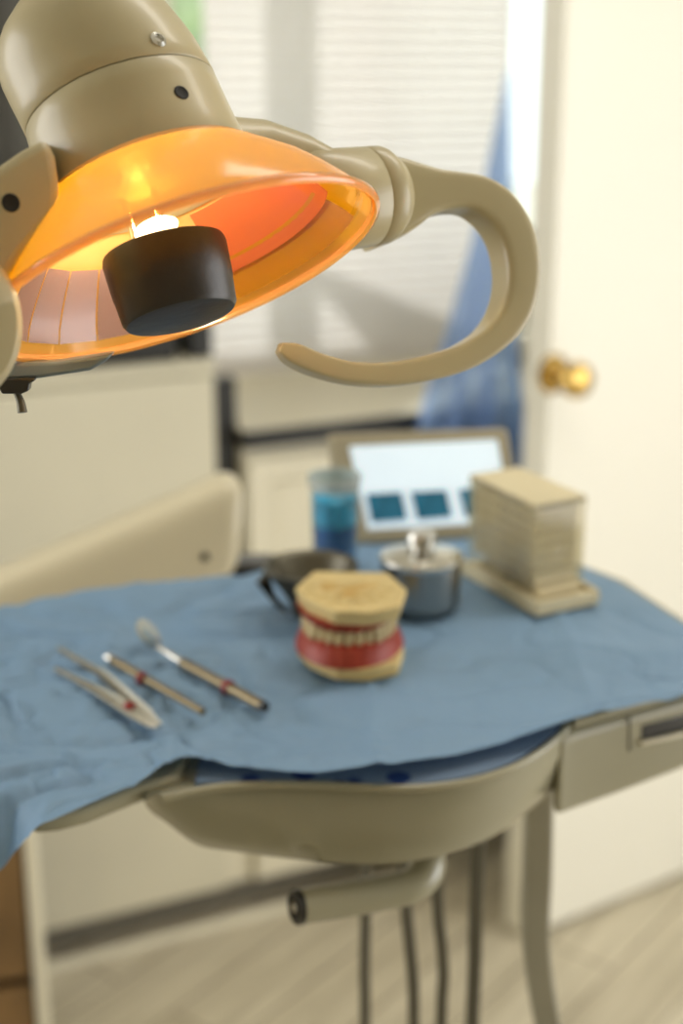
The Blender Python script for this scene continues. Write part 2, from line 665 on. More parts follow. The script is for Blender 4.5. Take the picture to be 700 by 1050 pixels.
sE = sB + 0.40
rc = thing('counter_cabinet', 'cream panelled base cabinet under the window', 'cabinet', WP(sB + 0.2, 0.2, 0))
bm = B()
box(bm, (sB, 0.012, 0.085), (sE, DW - 0.01, zB - 0.03), WM)
obj('carcass', bm, M['cab'], rc, bevel=0.003)
bm = B()
box(bm, (sB + 0.004, -0.006, 0.09), (sE - 0.004, 0.012, zB - 0.05), WM)
f = [x for x in bm.faces if abs(x.normal.dot(Dn)) > 0.9 or True]
bm.normal_update()
front = [x for x in bm.faces if x.normal.dot(Dn) < -0.9]
r = bmesh.ops.inset_region(bm, faces=front, thickness=0.055)
r = bmesh.ops.inset_region(bm, faces=front, thickness=0.008)
for v in front[0].verts:
    v.co += Dn * 0.008
r = bmesh.ops.inset_region(bm, faces=front, thickness=0.02)
for v in front[0].verts:
    v.co -= Dn * 0.006
obj('door', bm, M['cab'], rc, bevel=0.002)
bm = B()
box(bm, (sA + 0.002, 0.03, 0.46), (sB - 0.002, 0.06, wpx(237, 388, 0.03)[1]), WM)
obj('gap_panel', bm, M['black'], rc)  # black panel put in for the darkness of the gap between cabinets
bm = B()
box(bm, (sA + 0.002, 0.012, 0.085), (sB - 0.002, 0.06, 0.46), WM)
obj('gap_panel', bm, M['cab'], rc)
bm = B()
box(bm, (sA, 0.07, 0.0), (sE, 0.09, 0.085), WM)
obj('kick_board', bm, M['kick'], rc)
# open niche right of the cabinet, its shade put in as black panels
bm = B()
box(bm, (sE + 0.24, 0.03, 0.0), (sE + 0.26, DW - 0.01, zB - 0.03), WM)
box(bm, (sE, DW - 0.03, 0.0), (sE + 0.24, DW - 0.01, zB - 0.03), WM)
obj('niche_shade', bm, M['black'], rc)
ct = B()
box(ct, (sB, 0.0, zB - 0.005), (sE + 0.26, DW - 0.01, zB + 0.001), WM)
cto = thing('countertop', 'cream worktop with a thin black front edge below the blind', 'countertop', WP(sB + 0.2, 0.2, zB - 0.03))
obj('worktop', ct, M['cab'], cto)
bm = B()
box(bm, (sB - 0.004, -0.010, zB - 0.03), (sE + 0.26, 0.0, zB + 0.001), WM)
obj('edge_band', bm, M['black'], cto, bevel=0.002)
bm = B()
box(bm, (sB, 0.0, zB - 0.03), (sE + 0.26, DW - 0.01, zB - 0.006), WM)
obj('core_board', bm, M['black'], cto)
# skirting moulding along the cabinets
bm = B()
box(bm, (-0.95, -0.004, 0), (sE, 0.012, 0.022), WM)
struct(obj('baseboard_back', bm, M['cab'], bevel=0.006))

# dark boxes on the tall cabinet
for (x0, x1, h, lab) in ((60, 181, 0.17, 'wide black box on the cream cabinet, partly behind the lamp'),
                         (197, 219, 0.20, 'narrow black box at the end of the cream cabinet by the blind')):
    a, _ = wpx(x0, 375, 0.03)
    b, _ = wpx(x1, 375, 0.03)
    bm = B()
    box(bm, (a, 0.03, zA), (b, 0.20, zA + h), WM)
    bx = tag(obj('black_box', bm, M['black'], bevel=0.003), lab, 'box')

# drawer cabinet at lower left, nearer
XR = PY(44, 950, 1.5).x
XL = PY(31, 950, 1.5).x
VX = V((XR, 1.5, 0)).normalized()
DCM = Matrix(((VX.y, VX.x, 0, XR), (-VX.x, VX.y, 0, 1.5), (0, 0, 1, 0), (0, 0, 0, 1)))
wd_ = (XR - XL)
dc = thing('drawer_cabinet', 'brown wooden drawer cabinet with a cream side panel beneath the tray', 'cabinet', (-0.6, 1.7, 0))
bm = B()
box(bm, (-wd_, 0, 0), (0, 0.40, 0.74), DCM)
obj('side_panel', bm, M['cab'], dc, bevel=0.004)
bm = B()
box(bm, (-0.5, 0.02, 0.0), (-wd_ - 0.001, 0.40, 0.74), DCM)
obj('carcass', bm, M['black'], dc)
zd = PY(10, 1006, 1.5).z
for (z0, z1) in ((0.05, 0.26), (0.27, zd - 0.008), (zd + 0.008, 0.735)):
    bm = B()
    box(bm, (-0.495, 0.003, z0), (-wd_ - 0.004, 0.02, z1), DCM)
    obj('drawer', bm, M['wood'], dc, bevel=0.002)

# ------------------------------------------------------------------ open door
E0 = V((0.3249, 2.1827, 0))
UD = V((0.8389, 0.5443, 0)).normalized()
ND = V((UD.y, -UD.x, 0))        # faces the room
DM = Matrix(((UD.x, -ND.x, 0, E0.x), (UD.y, -ND.y, 0, E0.y), (0, 0, 1, 0), (0, 0, 0, 1)))
bm = B()
box(bm, (0, 0, 0.012), (0.86, 0.058, 2.06), DM)
dr = struct(obj('door_1', bm, M['door'], bevel=0.003))
kx, kz = 0.030, PZ(537, 968, 0).z
r_ = ray(566, 383)
t_ = (E0 - CAM).dot(ND) / r_.dot(ND)
kp = CAM + r_ * t_
bm = B()
rev(bm, kp, ND, [(0, 0.0001), (0, 0.031), (0.004, 0.031), (0.009, 0.022), (0.012, 0.014), (0.032, 0.012), (0.038, 0.018), (0.046, 0.026), (0.058, 0.029), (0.068, 0.025), (0.074, 0.014), (0.0745, 0.0001)], 32)
kn = obj('door_knob', bm, M['brass'])
kn['kind'] = 'structure'

# blue fabric hanging by the door
GD = -0.055
gl_px = [(519, 72), (511, 115), (502, 160), (492, 220), (477, 285), (459, 350), (441, 405), (430, 450), (420, 500), (412, 560)]
gr_px = [(523, 72), (523, 115), (524, 160), (525, 220), (527, 285), (529, 350), (532, 405), (534, 450), (536, 500), (538, 560)]
rows = []
for (a, b) in zip(catmull([V((x, y, 0)) for x, y in gl_px], 4), catmull([V((x, y, 0)) for x, y in gr_px], 4)):
    sa, za = wpx(a.x, a.y, GD)
    sb, zb = wpx(b.x, b.y, GD)
    wd = abs(sb - sa)
    row = []
    for k in range(49):
        t = k / 48
        am = min(0.03, wd * 0.16)
        row.append(WP(sa + (sb - sa) * t, GD + am * math.sin(t * 19 + 0.6 * math.sin(za * 7)) + 0.3 * am * math.sin(t * 41 + za * 5), za + (zb - za) * t))
    rows.append(row)
bm = B()
loft(bm, rows, cap=False, closed=False)
gw = thing('blue_gown', 'blue fabric hanging in folds between the blind and the open door', 'gown', WP(1.0, GD, 0.9))
obj('cloth', bm, M['gown'], gw)
hz = rows[0][24]
bm = B()
tube(bm, [hz + V((0, 0, -0.01)), hz + V((0, 0, 0.3)), V((hz.x, hz.y, HC))], 0.0016, 8, 3)
obj('hanging_cord', bm, M['white'], gw)

# ------------------------------------------------------------------ dental unit: console, arm, post, hoses
T = 1.11
un = thing('dental_delivery_unit', 'beige dental delivery unit console beneath the blue drape', 'dental unit', (0.05, 0.92, 0))
fr = lambda L, Z: [PZ(x, y, Z) for x, y in L]


def ring(front, Z, by, sx=0.0):
    P = catmull(fr(front, Z), 5)
    a, b = P[0], P[-1]
    back = [V((b.x - sx, by - 0.05, Z)), V((b.x - 0.04 - sx, by, Z)), V((a.x + 0.04 + sx, by, Z)), V((a.x + sx, by - 0.05, Z))]
    return P + back


top = [(148, 822), (175, 812), (220, 806), (270, 803), (330, 803), (400, 808), (470, 803), (530, 785), (572, 757), (590, 738)]
mid0 = [(149, 826), (178, 830), (222, 828), (272, 826), (332, 826), (402, 829), (470, 822), (528, 803), (572, 775), (592, 750)]
mid = [(156, 834), (188, 852), (228, 860), (278, 863), (334, 866), (400, 867), (465, 857), (522, 834), (566, 800), (590, 770)]
bot = [(165, 838), (200, 865), (240, 873), (285, 879), (335, 884), (395, 886), (452, 877), (505, 858), (550, 825), (580, 795)]
bt2 = [(190, 835), (222, 858), (256, 864), (292, 868), (336, 871), (395, 872), (445, 864), (490, 846), (530, 818), (560, 792)]
bm = B()
loft(bm, [ring(top, T - 0.012, 1.08), ring(mid0, T - 0.024, 1.08), ring(mid, T - 0.044, 1.07), ring(bot, T - 0.060, 1.05), ring(bt2, T - 0.066, 1.03)])
obj('console_body', bm, M['unit'], un, smooth=50)
# raised rim
bm = B()
tube(bm, fr([(165, 818), (220, 808), (270, 805), (330, 805), (400, 809), (470, 804), (530, 786), (570, 758), (588, 736)], T - 0.011), 0.0026, 10, 5)
obj('console_rim', bm, M['unit'], un)
# patterned pad
inn = [(200, 802), (270, 799), (330, 799), (400, 803), (468, 798), (524, 781), (562, 755), (575, 742)]
P = catmull(fr(inn, T - 0.0085), 5)
bm = B()
P2 = P + [V((P[-1].x, 1.04, T - 0.0085)), V((P[0].x, 1.04, T - 0.0085))]
prism(bm, P2, (0, 0, -0.003))
pd = obj('patterned_pad', bm, M['spots'], un)
pd['label'] = 'blue pad printed with dark blue spots'
# left wing plate
L = fr([(-90, 822), (-10, 838), (38, 856), (60, 854), (90, 846), (147, 823), (185, 812)], T - 0.018)
bm = B()
prism(bm, L + [V((L[-1].x + 0.03, 1.045, T - 0.018)), V((-0.15, 1.03, T - 0.018)), V((-0.33, 0.96, T - 0.018))], (0, 0, 0.011))
obj('wing_plate', bm, M['unit'], un, bevel=0.003)
# back apron that carries the rear bulge and the right wing
bm = B()
L = fr([(588, 748), (640, 733), (700, 716), (790, 690)], T - 0.012)
Pb = [L[-1] + V((0.02, 0.02, 0)), PZ(745, 672, T - 0.012), PZ(700, 642, T - 0.012), PZ(640, 602, T - 0.012), PZ(600, 587, T - 0.012), PZ(540, 566, T - 0.012), PZ(400, 557, T - 0.012), PZ(330, 570, T - 0.012), PZ(300, 585, T - 0.012), V((0.10, 0.95, T - 0.012))]
prism(bm, L + Pb, (0, 0, 0.006))
obj('wing_plate', bm, M['unit'], un, bevel=0.0015)
bm = B()
fl = [PZ(572, 757, T - 0.012), PZ(592, 749, T - 0.012), PZ(640, 735, T - 0.012), PZ(700, 718, T - 0.012), PZ(790, 692, T - 0.012)]
bk = [PZ(735, 668, T - 0.012), PZ(640, 632, T - 0.012), PZ(560, 640, T - 0.012)]
dz = [0.058, 0.058, 0.057, 0.054, 0.044]
A_ = fl + bk
Bt = [p + V((0, 0, -d)) for p, d in zip(fl, dz)] + [p + V((0, 0, -0.045)) for p in bk]
loft(bm, [A_, Bt])
rb = obj('side_housing', bm, M['unit'], un, bevel=0.006)


def rb_slot(px0, py0, px1, py1, depth, m, name, out=0.0):
    a, n = surf(rb, (px0 + min(px1, 698)) / 2, (py0 + py1) / 2)
    e = V((0, 0, 1)).cross(n).normalized()
    u2 = n.cross(e)
    pts = []
    for (x, y) in ((px0, py0), (px1, py0), (px1, py1), (px0, py1)):
        r = ray(x, y)
        t = (a + n * out - CAM).dot(n) / r.dot(n)
        pts.append(CAM + r * t)
    bm = B()
    prism(bm, pts, -n * depth)
    return obj(name, bm, m, un, bevel=0.0015)


sl = [None]
a, n = surf(rb, 690, 752)


def onface(x, y, out):
    r = ray(x, y)
    t = (a + n * out - CAM).dot(n) / r.dot(n)
    return CAM + r * t


bm = B()
prism(bm, [onface(658, 744, 0.0006), onface(720, 728, 0.0006), onface(720, 745, 0.0006), onface(658, 760, 0.0006)], -n * 0.004)
o = obj('slot_handle', bm, M['dark'], un, bevel=0.001)
o['label'] = 'dark recessed slot handle'
bm = B()
tube(bm, [onface(657, 762, 0.002), onface(690, 755, 0.003), onface(725, 745, 0.002)], 0.0016, 8, 4)
obj('slot_highlight', bm, M['armm'], un)  # lighter bar put in as the highlight line under the slot
bm = B()
tube(bm, [onface(645, 735, 0.0002), onface(645, 770, 0.0002)], 0.0007, 6, 2)
obj('seam', bm, M['hose'], un)

# pull handle
bm = B()
hp = [PY(433, 858, 0.815), PY(437, 876, 0.790), PY(436, 894, 0.775), PY(422, 908, 0.765), PY(395, 915, 0.757), PY(350, 923, 0.745), PY(306, 930, 0.733)]
tube(bm, hp, [0.0125, 0.0118, 0.0112, 0.0108, 0.0106, 0.0105, 0.0104], 24, 8)
hd = obj('pull_handle', bm, M['unit'], un)
ax = (hp[-1] - hp[-2]).normalized()
bm = B()
rev(bm, hp[-1] - ax * 0.001, ax, [(0, 0.0001), (0, 0.0106), (0.003, 0.0106), (0.004, 0.0095), (0.004, 0.006), (0.001, 0.0055), (0.001, 0.0001)], 28)
obj('handle_cap', bm, M['dark'], hd)
bm = B()
rev(bm, hp[-1] + ax * 0.0008, ax, [(0, 0.0001), (0, 0.0036), (0.0022, 0.0034), (0.0026, 0.0001)], 20)
obj('handle_bolt', bm, M['steel'], hd)
# post
bm = B()
pp = [PY(553, 800, 0.93), PY(552, 850, 0.93), PY(551, 900, 0.93), PY(549, 945, 0.925), PY(551, 985, 0.92), PY(556, 1020, 0.915), PY(563, 1060, 0.91), PY(576, 1120, 0.90)]
pp = catmull(pp, 5)
lastp = pp[-1]
pp += [V((lastp.x + 0.02, 0.90, 0.35)), V((lastp.x + 0.03, 0.90, 0.03))]
loft(bm, [[p + V((a, b, 0)) for a, b in ((-0.0102, -0.008), (0.0102, -0.008), (0.0102, 0.014), (-0.0102, 0.014))] for p in pp])
obj('support_post', bm, M['post'], un, bevel=0.003)
bm = B()
box(bm, (lastp.x - 0.12, 0.76, 0), (lastp.x + 0.18, 1.06, 0.035))
obj('floor_base', bm, M['post'], un, bevel=0.01)
# hoses
for (a_, b_, rr) in ((374, 374, 0.0044), (414, 424, 0.0046), (453, 452, 0.0044), (491, 484, 0.0054)):
    bm = B()
    p0, p1 = PY(a_, 850, 0.93), PY(b_, 1050, 0.93)
    dd = (p1 - p0)
    dxm = random.uniform(-0.003, 0.003)
    tube(bm, [p0, p0.lerp(p1, 0.35) + V((dxm, 0, 0)), p0.lerp(p1, 0.7) + V((-dxm * .5, 0, 0)), p1, p1 + V((dd.x * 0.3, 0.01, -0.25)), V((p1.x + 0.015, 0.95, 0.12)), V((p1.x + 0.04, 0.93, 0.034))], rr, 14, 6)
    obj('hose', bm, M['hose'], un)

# unit arm behind the tray
am = thing('unit_arm', 'thick beige support arm rising behind the tray with a rounded end', 'arm', PY(60, 620, 1.25))
AY = 1.25
q1 = PY(223, 541, AY)
q0 = PY(-150, 700, AY - 0.10)
axd = (q1 - q0).normalized()
_, sx_, sy_ = frame_of(axd, V((0, 0, 1)))
rings = []
L_ = (q1 - q0).length
hh0, hh1, dd_ = 0.043, 0.046, 0.030
for t in [0, 0.25, 0.5, 0.75, 0.9, 1.0]:
    rings.append((t * L_, 1.0))
for k in range(1, 9):
    a = math.pi / 2 * k / 8
    rings.append((L_ + 0.018 * math.sin(a), 0.72 + 0.28 * math.cos(a) if k < 8 else 0.68))
rr_ = []
for (s, sc) in rings:
    c = q0 + axd * s
    hh = hh0 + (hh1 - hh0) * min(1, s / L_)
    pts = []
    for k in range(32):
        an = 2 * math.pi * k / 32
        ca, sa = math.cos(an), math.sin(an)
        ex = 0.62
        hcmp = hh * sc * math.copysign(abs(ca) ** ex, ca)
        pts.append(c + sx_ * hcmp - axd * (-hcmp * 0.36 * max(0, (s - 0.7 * L_) / (0.3 * L_))) + sy_ * dd_ * sc * math.copysign(abs(sa) ** ex, sa))
    rr_.append(pts)
bm = B()
loft(bm, rr_)
ab = obj('arm_beam', bm, M['armm'], am, smooth=60)
p, n = surf(ab, 210, 571)
bm = B()
rev(bm, p - n * 0.002, n, [(0, 0.0001), (0, 0.0042), (0.003, 0.004), (0.0032, 0.0001)], 20)
obj('screw', bm, M['hole'], am)
bm = B()
box(bm, (0.0, -0.015, -0.016), (0.06, 0.02, 0.016), Matrix.Translation(PY(215, 590, AY)))
obj('joint_block', bm, M['dark'], am, bevel=0.004)
bm = B()
rev(bm, q0 + V((0.02, 0, 0.01)), (0, 0, -1), [(0, 0.032), (q0.z + 0.005, 0.032)], 32)
obj('support_column', bm, M['armm'], am)

# ------------------------------------------------------------------ blue drape
back = [(-90, 645), (0, 624), (60, 611), (150, 600), (220, 593), (272, 585), (320, 568), (370, 556), (400, 552), (450, 550), (500, 552), (550, 562), (600, 584), (640, 602), (700, 641), (745, 672), (790, 700)]
front = [(-90, 955, .050), (0, 886, .030), (20, 868, .014), (38, 853, .002), (88, 832, 0), (142, 809, 0), (168, 790, 0), (193, 779, 0), (240, 783, 0), (300, 794, 0), (340, 796, 0), (400, 788, 0), (450, 777, 0), (500, 765, 0), (560, 750, 0), (620, 733, 0), (700, 711, 0), (800, 688, 0)]
bp_ = [PZ(x, y, T + 0.001) for x, y in back]
fp_ = [PZ(x, y, T + 0.001 - d) for x, y, d in front]
bp_ = catmull(bp_, 9)
fp_ = catmull(fp_, 9)
rows = []
NT = 110
for j in range(NT + 1):
    t = j / NT
    row = []
    for i, (b_, f_) in enumerate(zip(bp_, fp_)):
        p = b_.lerp(f_, t)
        dz_ = f_.z - b_.z
        # the fall happens only near the front edge
        p.z = b_.z + dz_ * max(0, (t - 0.91) / 0.09)
        flat = 1.0
        w1 = noise.noise(V((p.x * 9 + 3, p.y * 16, 0))) * 0.0058
        w2 = noise.noise(V((p.x * 22 - p.y * 12, p.y * 34 + 5, 2))) * 0.0022
        rg = abs(noise.noise(V((p.x * 11 + p.y * 9, p.y * 22 - p.x * 6, 7))))
        lf = 1.0 + 0.9 * max(0, min(1, (0.02 - p.x) / 0.12))
        w3 = -max(0, 0.12 - rg) * 0.036 * lf
        rg2 = abs(noise.noise(V((p.x * 26 - p.y * 16, p.y * 40 + p.x * 12, 3))))
        w4 = -max(0, 0.08 - rg2) * 0.026 * lf
        crease = 0.0
        for cx in (-0.16, 0.02, 0.16):
            crease += 0.0016 * max(0, 1 - abs(p.x - cx) / 0.006)
        edge = 0.004 * math.sin(p.x * 46 + 1) * max(0, (t - 0.75) / 0.25) if p.x > -0.1 else 0.006 * math.sin(p.x * 40) * max(0, (t - 0.7) / 0.3)
        sup = 0.55 + 0.45 * max(0, min(1, (-p.x + 0.02) / 0.1)) if p.x > -0.08 else 1.0
        sup *= (0.25 + 0.75 * min(1, t / 0.12)) * (0.35 + 0.65 * min(1, (1 - t) / 0.10))
        zr = p.z
        p.z += (w1 + w2 + w3 + w4) * sup + crease + edge * 0.5 + 0.0018
        p.z = max(p.z, zr - 0.0045)
        row.append(p)
    rows.append(row)
bm = B()
loft(bm, rows, cap=False, closed=False)
drape = tag(obj('tray_drape', bm, M['drape'], smooth=80), 'wrinkled light blue paper drape spread over the dental tray', 'drape')
TZ = T + 0.004


def ground(px, py):
    p, n = surf(drape, px, py)
    return p


# ------------------------------------------------------------------ instruments
def inst(px0, py0, px1, py1, r):
    a = PZ(px0, py0, TZ + r)
    b = PZ(px1, py1, TZ + r)
    return a, b


# tweezers
ra = 0.003
j_ = PZ(163, 746, TZ + ra)
t1 = PZ(57, 686, TZ + ra)
t2 = PZ(60, 665, TZ + ra)
ka = PZ(100, 708, TZ + ra + 0.001)
kb = PZ(106, 692, TZ + ra + 0.001)
tz = thing('dental_tweezers', 'shiny steel tweezers with a dark red band, leftmost instrument on the drape', 'tweezers', V(((j_.x + t1.x) / 2, (j_.y + t1.y) / 2, TZ)))


def flatbar(bm, pts, ws, th):
    P = [V(p) for p in pts]
    rings = []
    for i, p in enumerate(P):
        t = (P[min(i + 1, len(P) - 1)] - P[max(i - 1, 0)]).normalized()
        s = t.cross(V((0, 0, 1))).normalized()
        u_ = s.cross(t)
        w_ = ws[i] / 2
        rings.append([p + s * w_ * cx + u_ * th / 2 * cy for cx, cy in ((-1, -.5), (-.6, -1), (.6, -1), (1, -.5), (1, .5), (.6, 1), (-.6, 1), (-1, .5))])
    loft(bm, rings)


bm = B()
e_ = (j_ - t1).normalized()
flatbar(bm, [t1, t1.lerp(ka, .5), ka, ka.lerp(j_, .35), ka.lerp(j_, .7), j_ - e_ * 0.004, j_], [0.0028, 0.0052, 0.0085, 0.0110, 0.0120, 0.010, 0.004], 0.0026)
obj('blade', bm, M['steel'], tz)
bm = B()
flatbar(bm, [t2, t2.lerp(kb, .5), kb, kb.lerp(j_, .4) + V((0, 0, 0.001)), kb.lerp(j_, .75) + V((0, 0, 0.001)), j_ + V((0, 0, 0.001))], [0.0028, 0.0052, 0.0075, 0.009, 0.010, 0.004], 0.0026)
obj('blade', bm, M['steel'], tz)
bc = PZ(133, 727, TZ + ra)
bm = B()
rev(bm, bc - e_ * 0.002, e_, [(0, 0.0046), (0.0045, 0.0046)], 20)
o = obj('band', bm, M['red'], tz)
# scaler
a, b = inst(114, 676, 208, 730, 0.003)
sc_ = thing('dental_probe', 'short thin steel probe with a dark red ring, between tweezers and mirror', 'probe', V(((a.x + b.x) / 2, (a.y + b.y) / 2, TZ)))
bm = B()
tube(bm, [a, a.lerp(b, .03), a.lerp(b, .1), a.lerp(b, .35), a.lerp(b, .7), b], [0.0016, 0.0030, 0.0034, 0.0032, 0.0027, 0.0024], 16, 5)
obj('probe_handle', bm, M['handle_steel'], sc_)
bm = B()
tube(bm, [a - (b - a).normalized() * 0.004, a + (b - a) * 0.02], 0.0032, 16, 2)
obj('tip_collar', bm, M['steel'], sc_)
bm = B()
d_ = (b - a).normalized()
rev(bm, PZ(146, 696, TZ + .003) - d_ * 0.002, d_, [(0, 0.0042), (0.0042, 0.0042)], 20)
obj('ring', bm, M['red'], sc_)
# mirror
a, b = inst(186, 679, 269, 724, 0.0038)
d_ = (b - a).normalized()
mr = thing('mouth_mirror', 'steel dental mouth mirror with round head and dark red ring', 'mouth mirror', V(((a.x + b.x) / 2, (a.y + b.y) / 2, TZ)))
bm = B()
tube(bm, [a, a.lerp(b, .06), a.lerp(b, .5), a.lerp(b, .95), b], [0.0028, 0.0037, 0.0038, 0.0038, 0.0034], 18, 5)
obj('mirror_handle', bm, M['handle_steel'], mr)
bm = B()
nk = PZ(162, 664, TZ + 0.008)
tube(bm, [nk, PZ(172, 670, TZ + .006), a, a.lerp(b, 0.04)], [0.0017, 0.0019, 0.0024, 0.0026], 14, 5)
obj('neck', bm, M['steel'], mr)
bm = B()
hc_ = PZ(152, 651, TZ + 0.011)
ha = V((0.80, -0.10, 0.62)).normalized()
rev(bm, hc_ - ha * 0.001, ha, [(0, 0.0001), (0, 0.0112), (0.0012, 0.0122), (0.0024, 0.0120), (0.0026, 0.0108), (0.0022, 0.0001)], 32)
obj('mirror_head', bm, M['steel'], mr)
bm = B()
rev(bm, PZ(234, 705, TZ + .0038) - d_ * 0.002, d_, [(0, 0.0048), (0.0045, 0.0048)], 20)
obj('ring', bm, M['red'], mr)
bm = B()
rev(bm, b, d_, [(0, 0.0036), (0.003, 0.0034), (0.0034, 0.0001)], 18)
obj('end_cap', bm, M['dark'], mr)

# ------------------------------------------------------------------ teeth model
ty = thing('teeth_model', 'cream plaster dental teeth model with red gums', 'dental model', (0.004, 0.888, TZ))
OUT = [V((-.0300, .893, 0)), V((-.0220, .872, 0)), V((-.0040, .852, 0)), V((.018, .850, 0)), V((.0375, .861, 0)), V((.0425, .890, 0)), V((.031, .922, 0)), V((-.018, .925, 0))]
cen = V((.0055, .888, 0))


def slab(z0, z1, s0, s1, shave=None):
    bm = B()
    loft(bm, [[cen + (p - cen) * s + V((0, 0, z)) for p in OUT] for s, z in ((s0, z0), (s1, z1))])
    return bm


ZK = 0.86
obj('lower_base', slab(TZ, TZ + 0.009, 1.0, 0.985), M['plaster'], ty, bevel=0.0015)
obj('upper_base', slab(TZ + 0.0385, TZ + 0.0495, 0.97, 1.04), M['plaster'], ty, bevel=0.0015)


def arch(phi, rx, ry, rot=-0.10):
    x = rx * math.cos(phi)
    y = -ry * math.sin(phi)
    return V((cen.x + x * math.cos(rot) - y * math.sin(rot), cen.y + 0.010 + x * math.sin(rot) + y * math.cos(rot), 0))


def gum(z0, z1, sc0, sc1):
    bm = B()
    rings = []
    N = 48
    for k in range(N + 1):
        ph = -0.12 + (math.pi + 0.24) * k / N
        wv = 0.0009 * math.sin(k * 14 * 2 * math.pi / N)
        sec = []
        for (q, zz, ) in ((1.0 * sc0, z0), (1.03 * (sc0 + sc1) / 2, (z0 + z1) / 2), (1.0 * sc1, z1 + wv), (0.72, z1 + wv), (0.62, z0)):
            p = arch(ph, 0.0335 * q, 0.0435 * q)
            sec.append(p + V((0, 0, zz)))
        rings.append(sec)
    loft(bm, rings)
    return bm


obj('lower_gum', gum(TZ + 0.0088, TZ + 0.0235, 1.10, 0.90), M['gum'], ty, smooth=60)
obj('upper_gum', gum(TZ + 0.0390, TZ + 0.0300, 1.06, 0.88), M['gum'], ty, smooth=60)
NTE = 14
for row in (0, 1):
    for k in range(NTE):
        ph = math.pi * (k + 0.5) / NTE
        c = arch(ph, 0.0285 - 0.001 * row, 0.0375 - 0.001 * row)
        tng = (arch(ph + .05, 0.0285, 0.0375) - arch(ph - .05, 0.0285, 0.0375)).normalized()
        nr = V((tng.y, -tng.x, 0))
        mid_ = abs(k - (NTE - 1) / 2)
        wdt = (0.0062 if mid_ < 3.2 else 0.0084) * 0.5
        thk = 0.0028 if mid_ < 3.2 else 0.0044
        zc = TZ + (0.0288 if row else 0.0240)
        bm = B()
        s = bmesh.ops.create_cube(bm, size=1)
        for v in bm.verts:
            q = v.co.copy()
            tp = 0.85 if (q.z > 0) == (row == 1) else 1.0
            v.co = c + tng * q.x * 2 * wdt * tp + nr * q.y * 2 * thk * tp + V((0, 0, zc + q.z * 0.0068))
        obj('tooth', bm, M['tooth'], ty, bevel=0.0014, seg=2)
# plaster relief on top
bm = B()
for k in range(9):
    ph = 0.1 + (math.pi - 0.2) * k / 8
    c = arch(ph, 0.026, 0.031)
    s = bmesh.ops.create_icosphere(bm, subdivisions=3, radius=1, matrix=Matrix.Translation(c + V((0, 0, TZ + 0.0490))) @ Matrix.Diagonal((0.0052, 0.0052, 0.0030, 1)))
obj('plaster_ridge', bm, M['plaster'], ty, weld=False)
bm = B()
prism(bm, [arch(-0.1 + (math.pi + .2) * k / 24, 0.019, 0.024) + V((0, 0, TZ + 0.0493)) for k in range(25)], (0, 0, 0.0008))
obj('recess', bm, M['plaster2'], ty)
bm = B()
for (x, y, rx_, ry_) in ((-.006, .880, .009, .0035), (.018, .884, .010, .004), (.006, .898, .013, .004)):
    bmesh.ops.create_icosphere(bm, subdivisions=3, radius=1, matrix=Matrix.Translation(V((x, y, TZ + 0.0497))) @ Matrix.Rotation(0.5, 4, 'Z') @ Matrix.Diagonal((rx_, ry_, 0.0026, 1)))
obj('plaster_ridge', bm, M['plaster'], ty, weld=False)

# ------------------------------------------------------------------ grey metal impression tray behind the model
ic = V((-0.0185, 0.972, TZ))
it = thing('metal_bowl', 'dull grey metal bowl standing behind the teeth model, in front of the blue cup', 'bowl', ic)
bm = B()
rev(bm, ic, (0, 0, 1), [(0, 0.0001), (0, 0.017), (0.003, 0.0185), (0.008, 0.0175), (0.016, 0.022), (0.026, 0.028), (0.034, 0.0325), (0.036, 0.0345), (0.0375, 0.0345), (0.0375, 0.0330), (0.034, 0.0305), (0.024, 0.0255), (0.012, 0.018), (0.008, 0.010), (0.007, 0.0001)], 48)
for v in bm.verts:
    v.co.x -= (v.co.z - TZ) * 0.10
obj('bowl_body', bm, M['dullsteel'], it, smooth=60)
bm = B()
hx = ic + V((-0.034, -0.010, 0.034))
flatbar(bm, [hx + V((0.006, 0.002, 0)), hx, hx + V((-0.004, -0.002, -0.004)), hx + V((0.004, -0.004, -0.018)), hx + V((0.013, -0.004, -0.028))], [0.012, 0.014, 0.013, 0.011, 0.008], 0.002)
obj('handle', bm, M['dullsteel'], it)

# ------------------------------------------------------------------ cup with blue contents
cc = PZ(343, 583, TZ)
cp_ = thing('clear_cup', 'clear plastic cup holding blue liquid, behind the teeth model', 'cup', cc)
hcup = PY(343, 494, cc.y - 0.018).z - TZ
bm = B()
rev(bm, cc, (0, 0, 1), [(0.0, 0.0001), (0.0, 0.0172), (0.002, 0.0178), (hcup - 0.004, 0.0196), (hcup - 0.002, 0.0206), (hcup, 0.0206), (hcup, 0.0190), (hcup - 0.004, 0.0184), (0.004, 0.0166), (0.003, 0.0001)], 40)
obj('cup_wall', bm, M['cup'], cp_)
bm = B()
rev(bm, cc + V((0, 0, hcup - 0.010)), (0, 0, 1), [(0, 0.0188), (0.010, 0.0200), (0.0108, 0.0210), (0.0100, 0.0216), (-0.001, 0.0198)], 40, cap=False)
obj('cup_rim', bm, M['cuprim'], cp_)
M['navy'] = mat('deep_blue_liquid', (10, 92, 160), 0.15, coat=0.5, var=0.3, scale=60)
M['cyan'] = mat('cyan_foam', (50, 172, 216), 0.3, var=0.4, scale=70)
bm = B()
rev(bm, cc + V((0, 0, 0.004)), (0, 0, 1), [(0, 0.0001), (0, 0.0160), (hcup * 0.44, 0.0172), (hcup * 0.44, 0.0001)], 36)
o = tag(obj('blue_liquid', bm, M['navy']), 'deep blue liquid filling the lower half of the clear cup', 'liquid')
bm = B()
